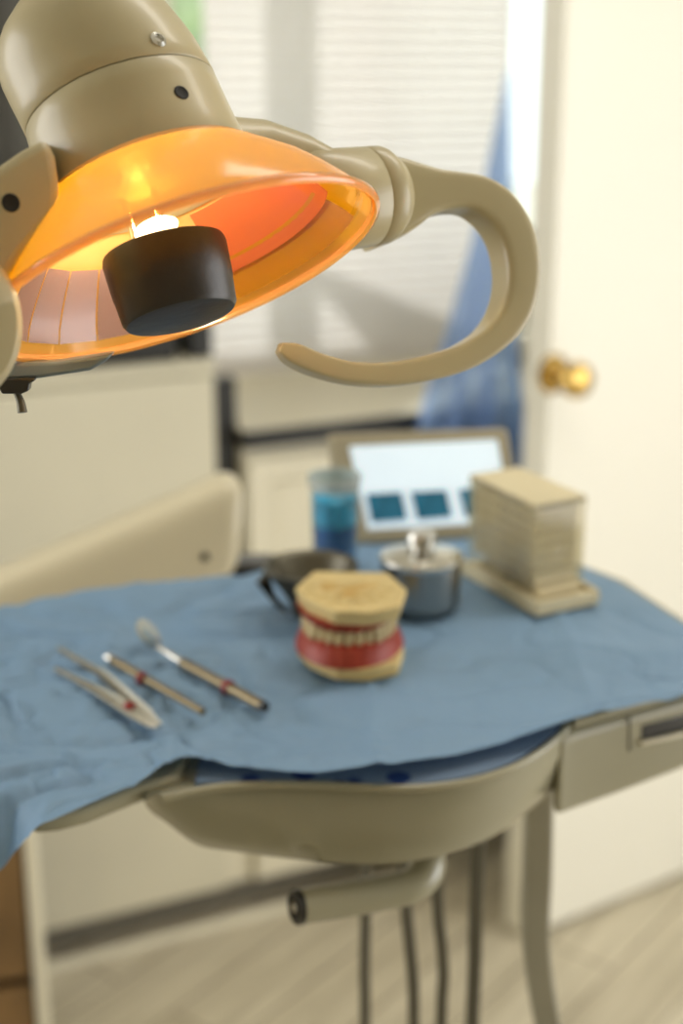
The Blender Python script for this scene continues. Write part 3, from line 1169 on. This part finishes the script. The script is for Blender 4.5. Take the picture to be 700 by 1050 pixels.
rev(bm, cc + V((0, 0, 0.0045 + hcup * 0.44)), (0, 0, 1), [(0, 0.0001), (0, 0.0172), (hcup * 0.28, 0.0176), (hcup * 0.33, 0.013), (hcup * 0.34, 0.0001)], 36)
for v in bm.verts:
    v.co += V((0, 0, 0.0015 * noise.noise(v.co * 90)))
o = tag(obj('blue_gel', bm, M['cyan']), 'lighter blue gel on top of the liquid in the clear cup', 'gel')

# ------------------------------------------------------------------ steel jar
jc = PZ(431, 619, TZ)
rj = 0.0300
jr = thing('steel_jar', 'round steel jar with a knobbed lid behind the teeth model', 'jar', jc)
bm = B()
rev(bm, jc, (0, 0, 1), [(0, 0.0001), (0, rj - .003), (0.003, rj - .0008), (0.006, rj - .0005), (0.034, rj - .0005), (0.0345, rj - .003), (0.0345, 0.0001)], 56)
M['jarsteel'] = mat('jar_steel', (158, 158, 154), 0.28, metal=1.0)
obj('jar_body', bm, M['jarsteel'], jr)
bm = B()
rev(bm, jc, (0, 0, 1), [(0.0345, 0.0001), (0.0345, rj + .0005), (0.0375, rj + .0012), (0.0385, rj + 0.0006), (0.041, 0.022), (0.0435, 0.009), (0.0440, 0.0001)], 56)
ld = obj('jar_lid', bm, M['steel'], jr)
bm = B()
rev(bm, jc, (0, 0, 1), [(0.043, 0.007), (0.046, 0.0075), (0.047, 0.0105), (0.053, 0.0115), (0.056, 0.0100), (0.0565, 0.0001)], 32)
obj('lid_knob', bm, M['steel'], ld)

# ------------------------------------------------------------------ cotton roll dispenser
A = PZ(476, 588, TZ)
Bp = PZ(550, 630, TZ)
Cp = PZ(602, 616, TZ)
ex = (Bp - A).normalized()
ey = (Cp - Bp)
ey = (ey - ex * ey.dot(ex)).normalized()
Lx = (Bp - A).length
Ly = 0.050
cr = thing('cotton_roll_dispenser', 'clear acrylic cotton roll dispenser with cream lid on the drape', 'dispenser', (A + Bp) / 2 + ey * Ly / 2)


def DP(x, y, z):
    return A + ex * x + ey * y + V((0, 0, z))


def dbox(bm, x0, x1, y0, y1, z0, z1):
    vs = box(bm, (x0, y0, z0), (x1, y1, z1))
    for v in vs:
        v.co = DP(*v.co)


Hb = PY(554, 521, DP(Lx - 0.004, 0, 0).y).z - TZ
bm = B()
dbox(bm, -0.006, Lx + 0.004, -0.003, Ly + 0.003, 0, 0.006)
dbox(bm, -0.006, Lx + 0.004, -0.003, 0.0, 0.006, 0.012)
dbox(bm, -0.006, Lx + 0.004, Ly, Ly + 0.003, 0.006, 0.012)
dbox(bm, Lx, Lx + 0.004, 0, Ly, 0.006, 0.011)
obj('base_trough', bm, M['paper'], cr, bevel=0.001)
wt = 0.0018
x0, x1 = 0.000, Lx - 0.010
zb = 0.019
bm = B()
dbox(bm, x0, x1, 0.002, 0.002 + wt, 0.012, Hb)
dbox(bm, x0, x1, Ly - 0.002 - wt, Ly - 0.002, 0.012, Hb)
dbox(bm, x0, x0 + wt, 0.002 + wt, Ly - 0.002 - wt, 0.030, Hb)
dbox(bm, x1 - wt, x1, 0.002 + wt, Ly - 0.002 - wt, 0.022, Hb)
M['acryl2'] = thin('hazy_acrylic', (250, 248, 240), 0.2, 0.05, diff=0.16, diff_rgb=(222, 214, 190))
obj('clear_wall', bm, M['acryl2'], cr, weld=False)
bm = B()
dbox(bm, x0, x1, 0.002, Ly - 0.002, Hb - 0.004, Hb + 0.001)
obj('lid', bm, M['paper'], cr, bevel=0.0008)
# rolls
d0 = 0.0092
bm = B()
rev(bm, DP(0, 0, 0), ey, [(0, 0.0001), (0, 0.0034), (0.0014, 0.0045), (Ly - 0.0124, 0.0045), (Ly - 0.011, 0.0034), (Ly - 0.011, 0.0001)], 14)
roll0 = obj('cotton_roll', bm, M['paper'])
base_off = roll0.location - DP(0, 0, 0)
LAB = 'white cotton roll stacked inside the clear acrylic dispenser'
tag(roll0, LAB, 'cotton roll', 'cotton rolls in the dispenser')
nx = int((x1 - x0 - 2 * wt) / d0)
nz = int((Hb - 0.003 - zb) / d0)
first = True
for i in range(nx):
    for k in range(nz):
        zoff = zb + d0 * 0.5 + k * d0 * 0.995
        o = roll0 if first else roll0.copy()
        if not first:
            COL.objects.link(o)
        first = False
        o.location = DP(x0 + wt + d0 * (i + 0.5) + 0.0003 * (k % 2), 0.0055, zoff) + base_off
for i, xx in enumerate((0.016, 0.029, 0.040, Lx - 0.034, Lx - 0.0225, Lx - 0.011)):
    o = roll0.copy()
    COL.objects.link(o)
    o['label'] = 'white cotton roll lying in the base trough of the dispenser'
    o['group'] = 'cotton rolls in the trough'
    o.location = DP(xx, 0.0055, 0.0107) + base_off
for i, xx in enumerate((Lx - 0.028, Lx - 0.0165)):
    o = roll0.copy()
    COL.objects.link(o)
    o['label'] = 'white cotton roll on top of others in the dispenser trough'
    o['group'] = 'upper cotton rolls in the trough'
    o.location = DP(xx, 0.0055, 0.0187) + base_off

# ------------------------------------------------------------------ lightbox with x-ray films
BL = PZ(352, 559, TZ)
BR = PZ(538, 549, TZ)
TL = PY(336, 444, BL.y + 0.045)
lx = (BR - BL).normalized()
LW = (BR - BL).length
up_ = (TL - BL)
LH = up_.length
up_ = up_.normalized()
nn = lx.cross(up_).normalized()
if nn.y > 0:
    nn = -nn
lb = thing('xray_lightbox', 'glowing x-ray lightbox with grey frame leaning at the back of the tray', 'lightbox', (BL + BR) / 2)


def LP(x, y, o=0):
    return BL + lx * x + up_ * y + nn * o


def lpx(px, py, o=0):
    r = ray(px, py)
    t = (BL + nn * o - CAM).dot(nn) / r.dot(nn)
    p = CAM + r * t - BL
    # oblique coordinates
    c = lx.dot(up_)
    a_, b_ = p.dot(lx), p.dot(up_)
    y = (b_ - c * a_) / (1 - c * c)
    return a_ - c * y, y


TRx, TRy = lpx(520, 438)
bm = B()
prism(bm, [LP(0, 0), LP(LW, 0), LP(TRx, TRy), LP(0, LH)], -nn * 0.016)
obj('frame', bm, M['frame'], lb, bevel=0.004)
sc4 = [lpx(377, 543), lpx(487, 537), lpx(524, 535), lpx(509, 451), lpx(358, 458)]
bm = B()
prism(bm, [LP(x, y, 0.0006) for x, y in (sc4[0], sc4[2], sc4[3], sc4[4])], -nn * 0.001)
obj('lit_panel', bm, M['screen'], lb, bevel=0.0)
flms = [((375, 507), (411, 505), (417, 533), (381, 536)), ((421, 505), (457, 503), (463, 530), (428, 533)), ((470, 502), (506, 500), (513, 528), (477, 530))]
for q, where in zip(flms, ('leftmost of the films', 'between the other films', 'partly behind the cotton roll dispenser')):
    bm = B()
    prism(bm, [LP(*lpx(x, y), 0.0018) for x, y in q], -nn * 0.0008)
    tag(obj('xray_film', bm, M['film']), 'small blue x-ray film on the lightbox, ' + where, 'x-ray film')
bm = B()
kb_ = LP(LW * .5, LH * .75, -0.016)
prism(bm, [LP(LW * .35, LH * .7, -0.016), LP(LW * .65, LH * .7, -0.016), V((LP(LW * .65, 0).x, kb_.y + 0.02, TZ - 0.002)), V((LP(LW * .35, 0).x, kb_.y + 0.02 - 0.003, TZ - 0.002))], (0, 0.002, 0))
obj('easel_leg', bm, M['frame'], lb)

# ------------------------------------------------------------------ the operating lamp
PXM = 0.6 / FPX
C0 = PD(188, 283, 0.6)
vdir = ray(188, 283).normalized()
dn = V((-0.345, 0.939))
sup_ = (RT * dn.x + UP * dn.y)
sup_ = (sup_ - vdir * sup_.dot(vdir)).normalized()
AX = (vdir * 0.29 + sup_ * 0.957).normalized()     # from the opening up to the housing
MJ = (RT * 0.939 + UP * 0.345)
MJ = (MJ - AX * MJ.dot(AX)).normalized()           # along the long axis of the opening, to the right
NR = MJ.cross(AX).normalized()
if NR.dot(vdir) > 0:
    NR = -NR                                       # towards the camera
lamp = thing('dental_operating_light', 'beige dental operating light with glowing amber shade and curved handle', 'dental lamp', C0)


def LA(t, m=0, n=0):
    return C0 + AX * t + MJ * m + NR * n


# housing neck
RB, TB = 0.0455, 0.0445
bm = B()
rev(bm, C0, AX, [(TB - 0.004, RB - 0.001), (TB, RB), (0.055, 0.0442), (0.063, 0.0435), (0.071, 0.0429), (0.0780, 0.0424), (0.0786, 0.0418)], 72, hint=MJ)
neck = obj('neck_housing', bm, M['beige'], lamp, smooth=60)
bm = B()
pr = [(0.0786, 0.0418, 0), (0.0792, 0.0424, 0), (0.087, 0.0422, -0.0010), (0.095, 0.0420, -0.0022), (0.103, 0.0412, -0.0038), (0.110, 0.0398, -0.0048), (0.116, 0.0378, -0.0048), (0.122, 0.0350, -0.0035), (0.128, 0.0312, -0.001), (0.133, 0.0268, 0.002), (0.137, 0.021, 0.005), (0.140, 0.012, 0.008), (0.141, 0.0005, 0.009)]
rev(bm, C0, AX, [(t, r) for t, r, s in pr], 72, hint=MJ, shift=[MJ * s for t, r, s in pr])
dome = obj('dome_housing', bm, M['beige'], lamp, smooth=60)
bm = B()
rev(bm, C0, AX, [(0.0783, 0.0420), (0.0786, 0.0417), (0.0789, 0.0420), (0.0786, 0.0422)], 72, hint=MJ, cap=False)
obj('seam_groove', bm, M['hose'], lamp)
for (o_, px, py, m_, nm, r_) in ((dome, 162, 41, 'steel', 'screw', 0.0036), (neck, 186, 95, 'hole', 'screw_hole', 0.0032)):
    p, n = surf(o_, px, py)
    if p is None:
        continue
    bm = B()
    if nm == 'screw':
        rev(bm, p - n * 0.0012, n, [(0, 0.0001), (0, r_), (0.0018, r_ * .95), (0.0026, r_ * 0.55), (0.0014, r_ * 0.5), (0.0014, 0.0001)], 24)
    else:
        rev(bm, p - n * 0.002, n, [(0, 0.0001), (0, r_), (0.0022, r_), (0.0024, r_ * 0.85), (0.0022, r_ * 0.7), (0.0022, 0.0001)], 24)
    obj(nm, bm, M[m_], lamp)

# amber shade: thin bell shape
sp = [(0.0, 0.0864), (0.004, 0.0846), (0.010, 0.0805), (0.018, 0.0745), (0.026, 0.0675), (0.034, 0.0585), (0.040, 0.0515), (0.0445, 0.0464)]
bm = B()
rev(bm, C0, AX, sp, 96, cap=False, hint=MJ)
shade = obj('amber_shade', bm, M['shade'], lamp, smooth=80)
bm = B()
rev(bm, C0, AX, [(-0.0022, 0.0862), (-0.0012, 0.0882), (0.0008, 0.0884), (0.0022, 0.0868), (0.0012, 0.0848), (-0.0012, 0.0848)], 96, cap=False, hint=MJ)
for k in range(0):
    pass
lip = obj('shade_lip', bm, M['shade_lip'], shade, smooth=80)
bm = B()
# inner glass collar line
rev(bm, C0, AX, [(0.0050, 0.0826), (0.0062, 0.0812), (0.0074, 0.0806), (0.0060, 0.0818)], 96, cap=False, hint=MJ)
obj('inner_ring', bm, M['acryl'], shade, smooth=80)

# faceted reflector panels inside, along the far wall (angle measured from MJ towards AX x MJ)
_, xh, yh = frame_of(AX, MJ)
far_sign = -1 if yh.dot(NR) > 0 else 1


def panel(a_from, a_to, t0, t1, r0, r1, m_, name, n=1):
    for k in range(n):
        a = a_from + (a_to - a_from) * k / n
        b = a_from + (a_to - a_from) * (k + 1) / n - (0.012 if n > 1 else 0)
        bm = B()
        cnt = 1 if n > 1 else 14
        rows = []
        for q in range(6):
            s = q / 5
            t = t0 + (t1 - t0) * s
            r = r0 + (r1 - r0) * (s ** 1.25)
            rows.append([C0 + AX * t + (xh * math.cos(a + (b - a) * c / cnt) + yh * far_sign * math.sin(a + (b - a) * c / cnt)) * r for c in range(cnt + 1)])
        loft(bm, rows, cap=False, closed=False)
        obj(name, bm, m_, lamp, smooth=20)


panel(math.radians(98), math.radians(178), 0.004, 0.030, 0.0795, 0.058, M['facet'], 'reflector_facet', 5)
panel(math.radians(14), math.radians(98), 0.004, 0.020, 0.0800, 0.066, M['amber2'], 'yellow_inner_panel')  # tinted panel for the yellow region of the far inner wall
M['redpanel'] = thin('red_orange_inner_panel', (255, 130, 80), 0.3, 0.08, trans=0.4, trans_rgb=(240, 130, 50), diff=0.7, diff_rgb=(196, 104, 60))
panel(math.radians(4), math.radians(78), 0.014, 0.040, 0.0700, 0.048, M['redpanel'], 'orange_inner_panel')  # tinted panel for the red-orange region of the far inner wall

# bulb and dark cap
cc0 = PD(176, 289, 0.6)
capt = (cc0 - C0).dot(AX)
cb = C0 + MJ * (cc0 - C0).dot(MJ) + NR * 0.0 + AX * capt
# axis tilted a little to match the cap
cax = (AX + MJ * 0.10).normalized()
bm = B()
prof = [(-0.0165, 0.0001), (-0.0168, 0.020), (-0.0160, 0.0232), (-0.0140, 0.0246), (-0.0035, 0.0256), (-0.0030, 0.0259), (0.0120, 0.0268), (0.0142, 0.0262), (0.0148, 0.0245), (0.0140, 0.0220), (0.0100, 0.0210), (0.0100, 0.0001)]
rev(bm, cb, cax, prof, 64)
obj('bulb_cap', bm, M['capm'], lamp, smooth=40)
bc_ = cb + cax * 0.024 - MJ * 0.001
bm = B()
bmesh.ops.create_uvsphere(bm, u_segments=24, v_segments=16, radius=1, matrix=Matrix.Translation(bc_) @ MJ.to_track_quat('Z', 'Y').to_matrix().to_4x4() @ Matrix.Diagonal((0.0042, 0.0048, 0.0100, 1)))
obj('bulb', bm, M['filament'], lamp)
bm = B()
tube(bm, [cb + cax * 0.010 + MJ * 0.002, cb + cax * 0.045 + MJ * 0.002], 0.0016, 10, 2)
tube(bm, [cb + cax * 0.010 - MJ * 0.011, cb + cax * 0.045 - MJ * 0.011], 0.0016, 10, 2)
obj('bulb_stem', bm, M['steel'], lamp)
bm = B()
rev(bm, C0, AX, [(0.0415, 0.0001), (0.0415, 0.0455), (0.043, 0.0455), (0.043, 0.0001)], 48)
M['reflect'] = mat('warm_reflector', (236, 170, 96), 0.4)
obj('reflector_plate', bm, M['reflect'], lamp)
bl_ = light('lamp_bulb_light', 'POINT', C0 + AX * 0.030 + MJ * (-0.003) , (0, 0, 0), 0.55, (1.0, 0.80, 0.50), 0.006)
bl_.parent = lamp
bl_.location = bl_.location - lamp.location

# right knuckle and yoke
KD = 0.675
K0 = PD(322, 208, KD - 0.008)
K1 = PD(394, 200, KD + 0.012)
ka_ = (K1 - K0).normalized()
Lk = (K1 - K0).length
bm = B()
rev(bm, K0, ka_, [(-0.004, 0.0001), (-0.004, 0.022), (0, 0.0244), (Lk * 0.72, 0.0236), (Lk * 0.74, 0.0230), (Lk * 0.76, 0.0236), (Lk * 0.92, 0.0234), (Lk * 0.97, 0.0228), (Lk + 0.001, 0.0212), (Lk + 0.005, 0.0180), (Lk + 0.006, 0.015), (Lk + 0.0062, 0.0001)], 56)
kn_ = obj('handle_knuckle', bm, M['beige'], lamp, smooth=50)
bm = B()
y0 = C0 + AX * 0.066 + NR * -0.014
y1 = K0 + ka_ * 0.006
ym = PD(262, 164, 0.675)
rings = []
for p, r1_, r2_ in ((y0, 0.017, 0.016), (y0.lerp(ym, .5), 0.018, 0.016), (ym, 0.0195, 0.017), (ym.lerp(y1, .55), 0.0235, 0.0215), (y1, 0.0236, 0.0236)):
    d = (y1 - y0).normalized()
    _, a1_, a2_ = frame_of(d, UP)
    rings.append([p + a1_ * r1_ * math.cos(2 * math.pi * k / 32) + a2_ * r2_ * math.sin(2 * math.pi * k / 32) for k in range(32)])
loft(bm, rings)
obj('yoke_arm', bm, M['beige'], lamp, smooth=60)

# handle: cone out of the knuckle then the C-shaped grip
e1 = (RT * 0.94 + FW * 0.34).normalized()
HPo = PD(430, 200, 0.690)
hn = e1.cross(UP).normalized()
if hn.dot(FW) > 0:
    hn = -hn


def HPX(x, y, back=0.0):
    r = ray(x, y)
    t = (HPo - CAM).dot(hn) / r.dot(hn)
    return CAM + r * t - hn * back


outer = [(392, 154), (412, 157), (434, 164), (455, 171), (474, 174), (500, 179), (524, 193), (543, 218), (554, 250), (556, 285), (549, 318), (533, 344), (510, 364), (482, 379), (448, 389), (405, 395), (360, 392), (322, 382), (298, 371), (287, 361)]
inner = [(402, 246), (418, 240), (432, 231), (447, 219), (464, 213), (484, 213), (500, 223), (512, 238), (520, 260), (522, 288), (516, 313), (504, 332), (488, 345), (468, 355), (440, 363), (403, 370), (366, 370), (333, 362), (308, 352), (290, 351)]
thick = [0.042, 0.038, 0.033, 0.028, 0.025, 0.0235, 0.023, 0.023, 0.023, 0.023, 0.023, 0.022, 0.021, 0.020, 0.019, 0.018, 0.017, 0.016, 0.013, 0.008]
to3 = lambda L, Tk: [V((x, y, t)) for (x, y), t in zip(L, Tk)]
oc = catmull(to3(outer, thick), 5)
ic_ = catmull(to3(inner, thick), 5)
rings = []
for o_, i_ in zip(oc, ic_):
    fo, fi = HPX(o_.x, o_.y), HPX(i_.x, i_.y)
    c = (fo + fi) / 2
    h = (fo - fi) / 2
    tk = o_.z
    ctr = c - hn * tk / 2
    pts = []
    for k in range(28):
        an = 2 * math.pi * (k + 0.5) / 28
        ca, sa = math.cos(an), math.sin(an)
        ex_ = 0.33
        pts.append(ctr + h * math.copysign(abs(ca) ** ex_, ca) + hn * (tk / 2) * math.copysign(abs(sa) ** ex_, sa))
    rings.append(pts)
bm = B()
loft(bm, rings)
hk = obj('curved_handle', bm, M['beige'], lamp, smooth=70)

# left yoke plate with hole, left knuckle
bm = B()
yp = [(47, 142), (22, 155), (0, 170), (-40, 190), (-80, 260), (-70, 400), (-12, 372), (2, 310), (9, 283), (22, 262), (38, 243), (50, 228), (60, 214), (60, 190), (56, 160)]
dists = [0.585 for _ in yp]
YO = PD(10, 250, 0.538)
YN = (RT * 0.50 - FW * 0.86).normalized()


def YP(x, y):
    r = ray(x, y)
    return CAM + r * ((YO - CAM).dot(YN) / r.dot(YN))


prism(bm, [YP(x, y) for x, y in yp], ray(50, 200).normalized() * 0.05)
ylp = obj('yoke_plate', bm, M['beige'], lamp, bevel=0.0035, seg=4)
p, n = surf(ylp, 11, 208)
bm = B()
rev(bm, p - n * 0.002, n, [(0, 0.0001), (0, 0.0036), (0.0022, 0.0036), (0.0024, 0.0031), (0.0022, 0.0027), (0.0022, 0.0001)], 24)
obj('screw_hole', bm, M['hole'], lamp)
bm = B()
kc = PD(-46, 332, 0.55)
rev(bm, kc, (-vdir + RT * 0.25 + UP * 0.05).normalized(), [(-0.024, 0.0001), (-0.024, 0.020), (-0.02, 0.0225), (0.022, 0.0228), (0.028, 0.020), (0.030, 0.012), (0.030, 0.0001)], 56)
for v in bm.verts:
    dlt = v.co - kc
    v.co += UP * dlt.dot(UP) * 0.28
obj('left_knuckle', bm, M['beige'], lamp, smooth=50)
# switch box under the shade
bm = B()
bxp = [(-60, 372), (10, 372), (60, 371), (116, 363), (108, 371), (92, 380), (40, 388), (-60, 392)]
prism(bm, [PD(x, y, 0.628) for x, y in bxp], vdir * 0.03)
sb_ = obj('switch_box', bm, M['bluegrey'], lamp, bevel=0.002)
bm = B()
s0_ = PD(20, 387, 0.634)
prism(bm, [PD(x, y, 0.622) for x, y in ((-6, 389), (36, 388), (35, 391), (30, 393), (29, 401), (22, 404), (2, 404))], vdir * 0.012)
obj('switch_body', bm, M['dark'], sb_, bevel=0.001)
bm = B()
tube(bm, [PD(16, 400, 0.628), PD(21, 412, 0.628), PD(23, 423, 0.628)], [0.0014, 0.0019, 0.0022], 12, 4)
obj('toggle', bm, M['dullsteel'], sb_)
# suspension arm, upward out of the dome to the ceiling
bm = B()
dt = C0 + AX * 0.138 + MJ * 0.004
pa = [dt, dt + AX * 0.05 + V((0, 0.01, 0.01)), dt + V((-0.10, 0.10, 0.16)), dt + V((-0.42, 0.22, 0.24)), dt + V((-0.80, 0.25, 0.28)), V((dt.x - 0.95, dt.y + 0.26, dt.z + 0.42)), V((dt.x - 0.97, dt.y + 0.26, HC))]
tube(bm, pa, [0.022, 0.022, 0.022, 0.024, 0.026, 0.026, 0.026], 24, 8)
obj('suspension_arm', bm, M['beige'], lamp)
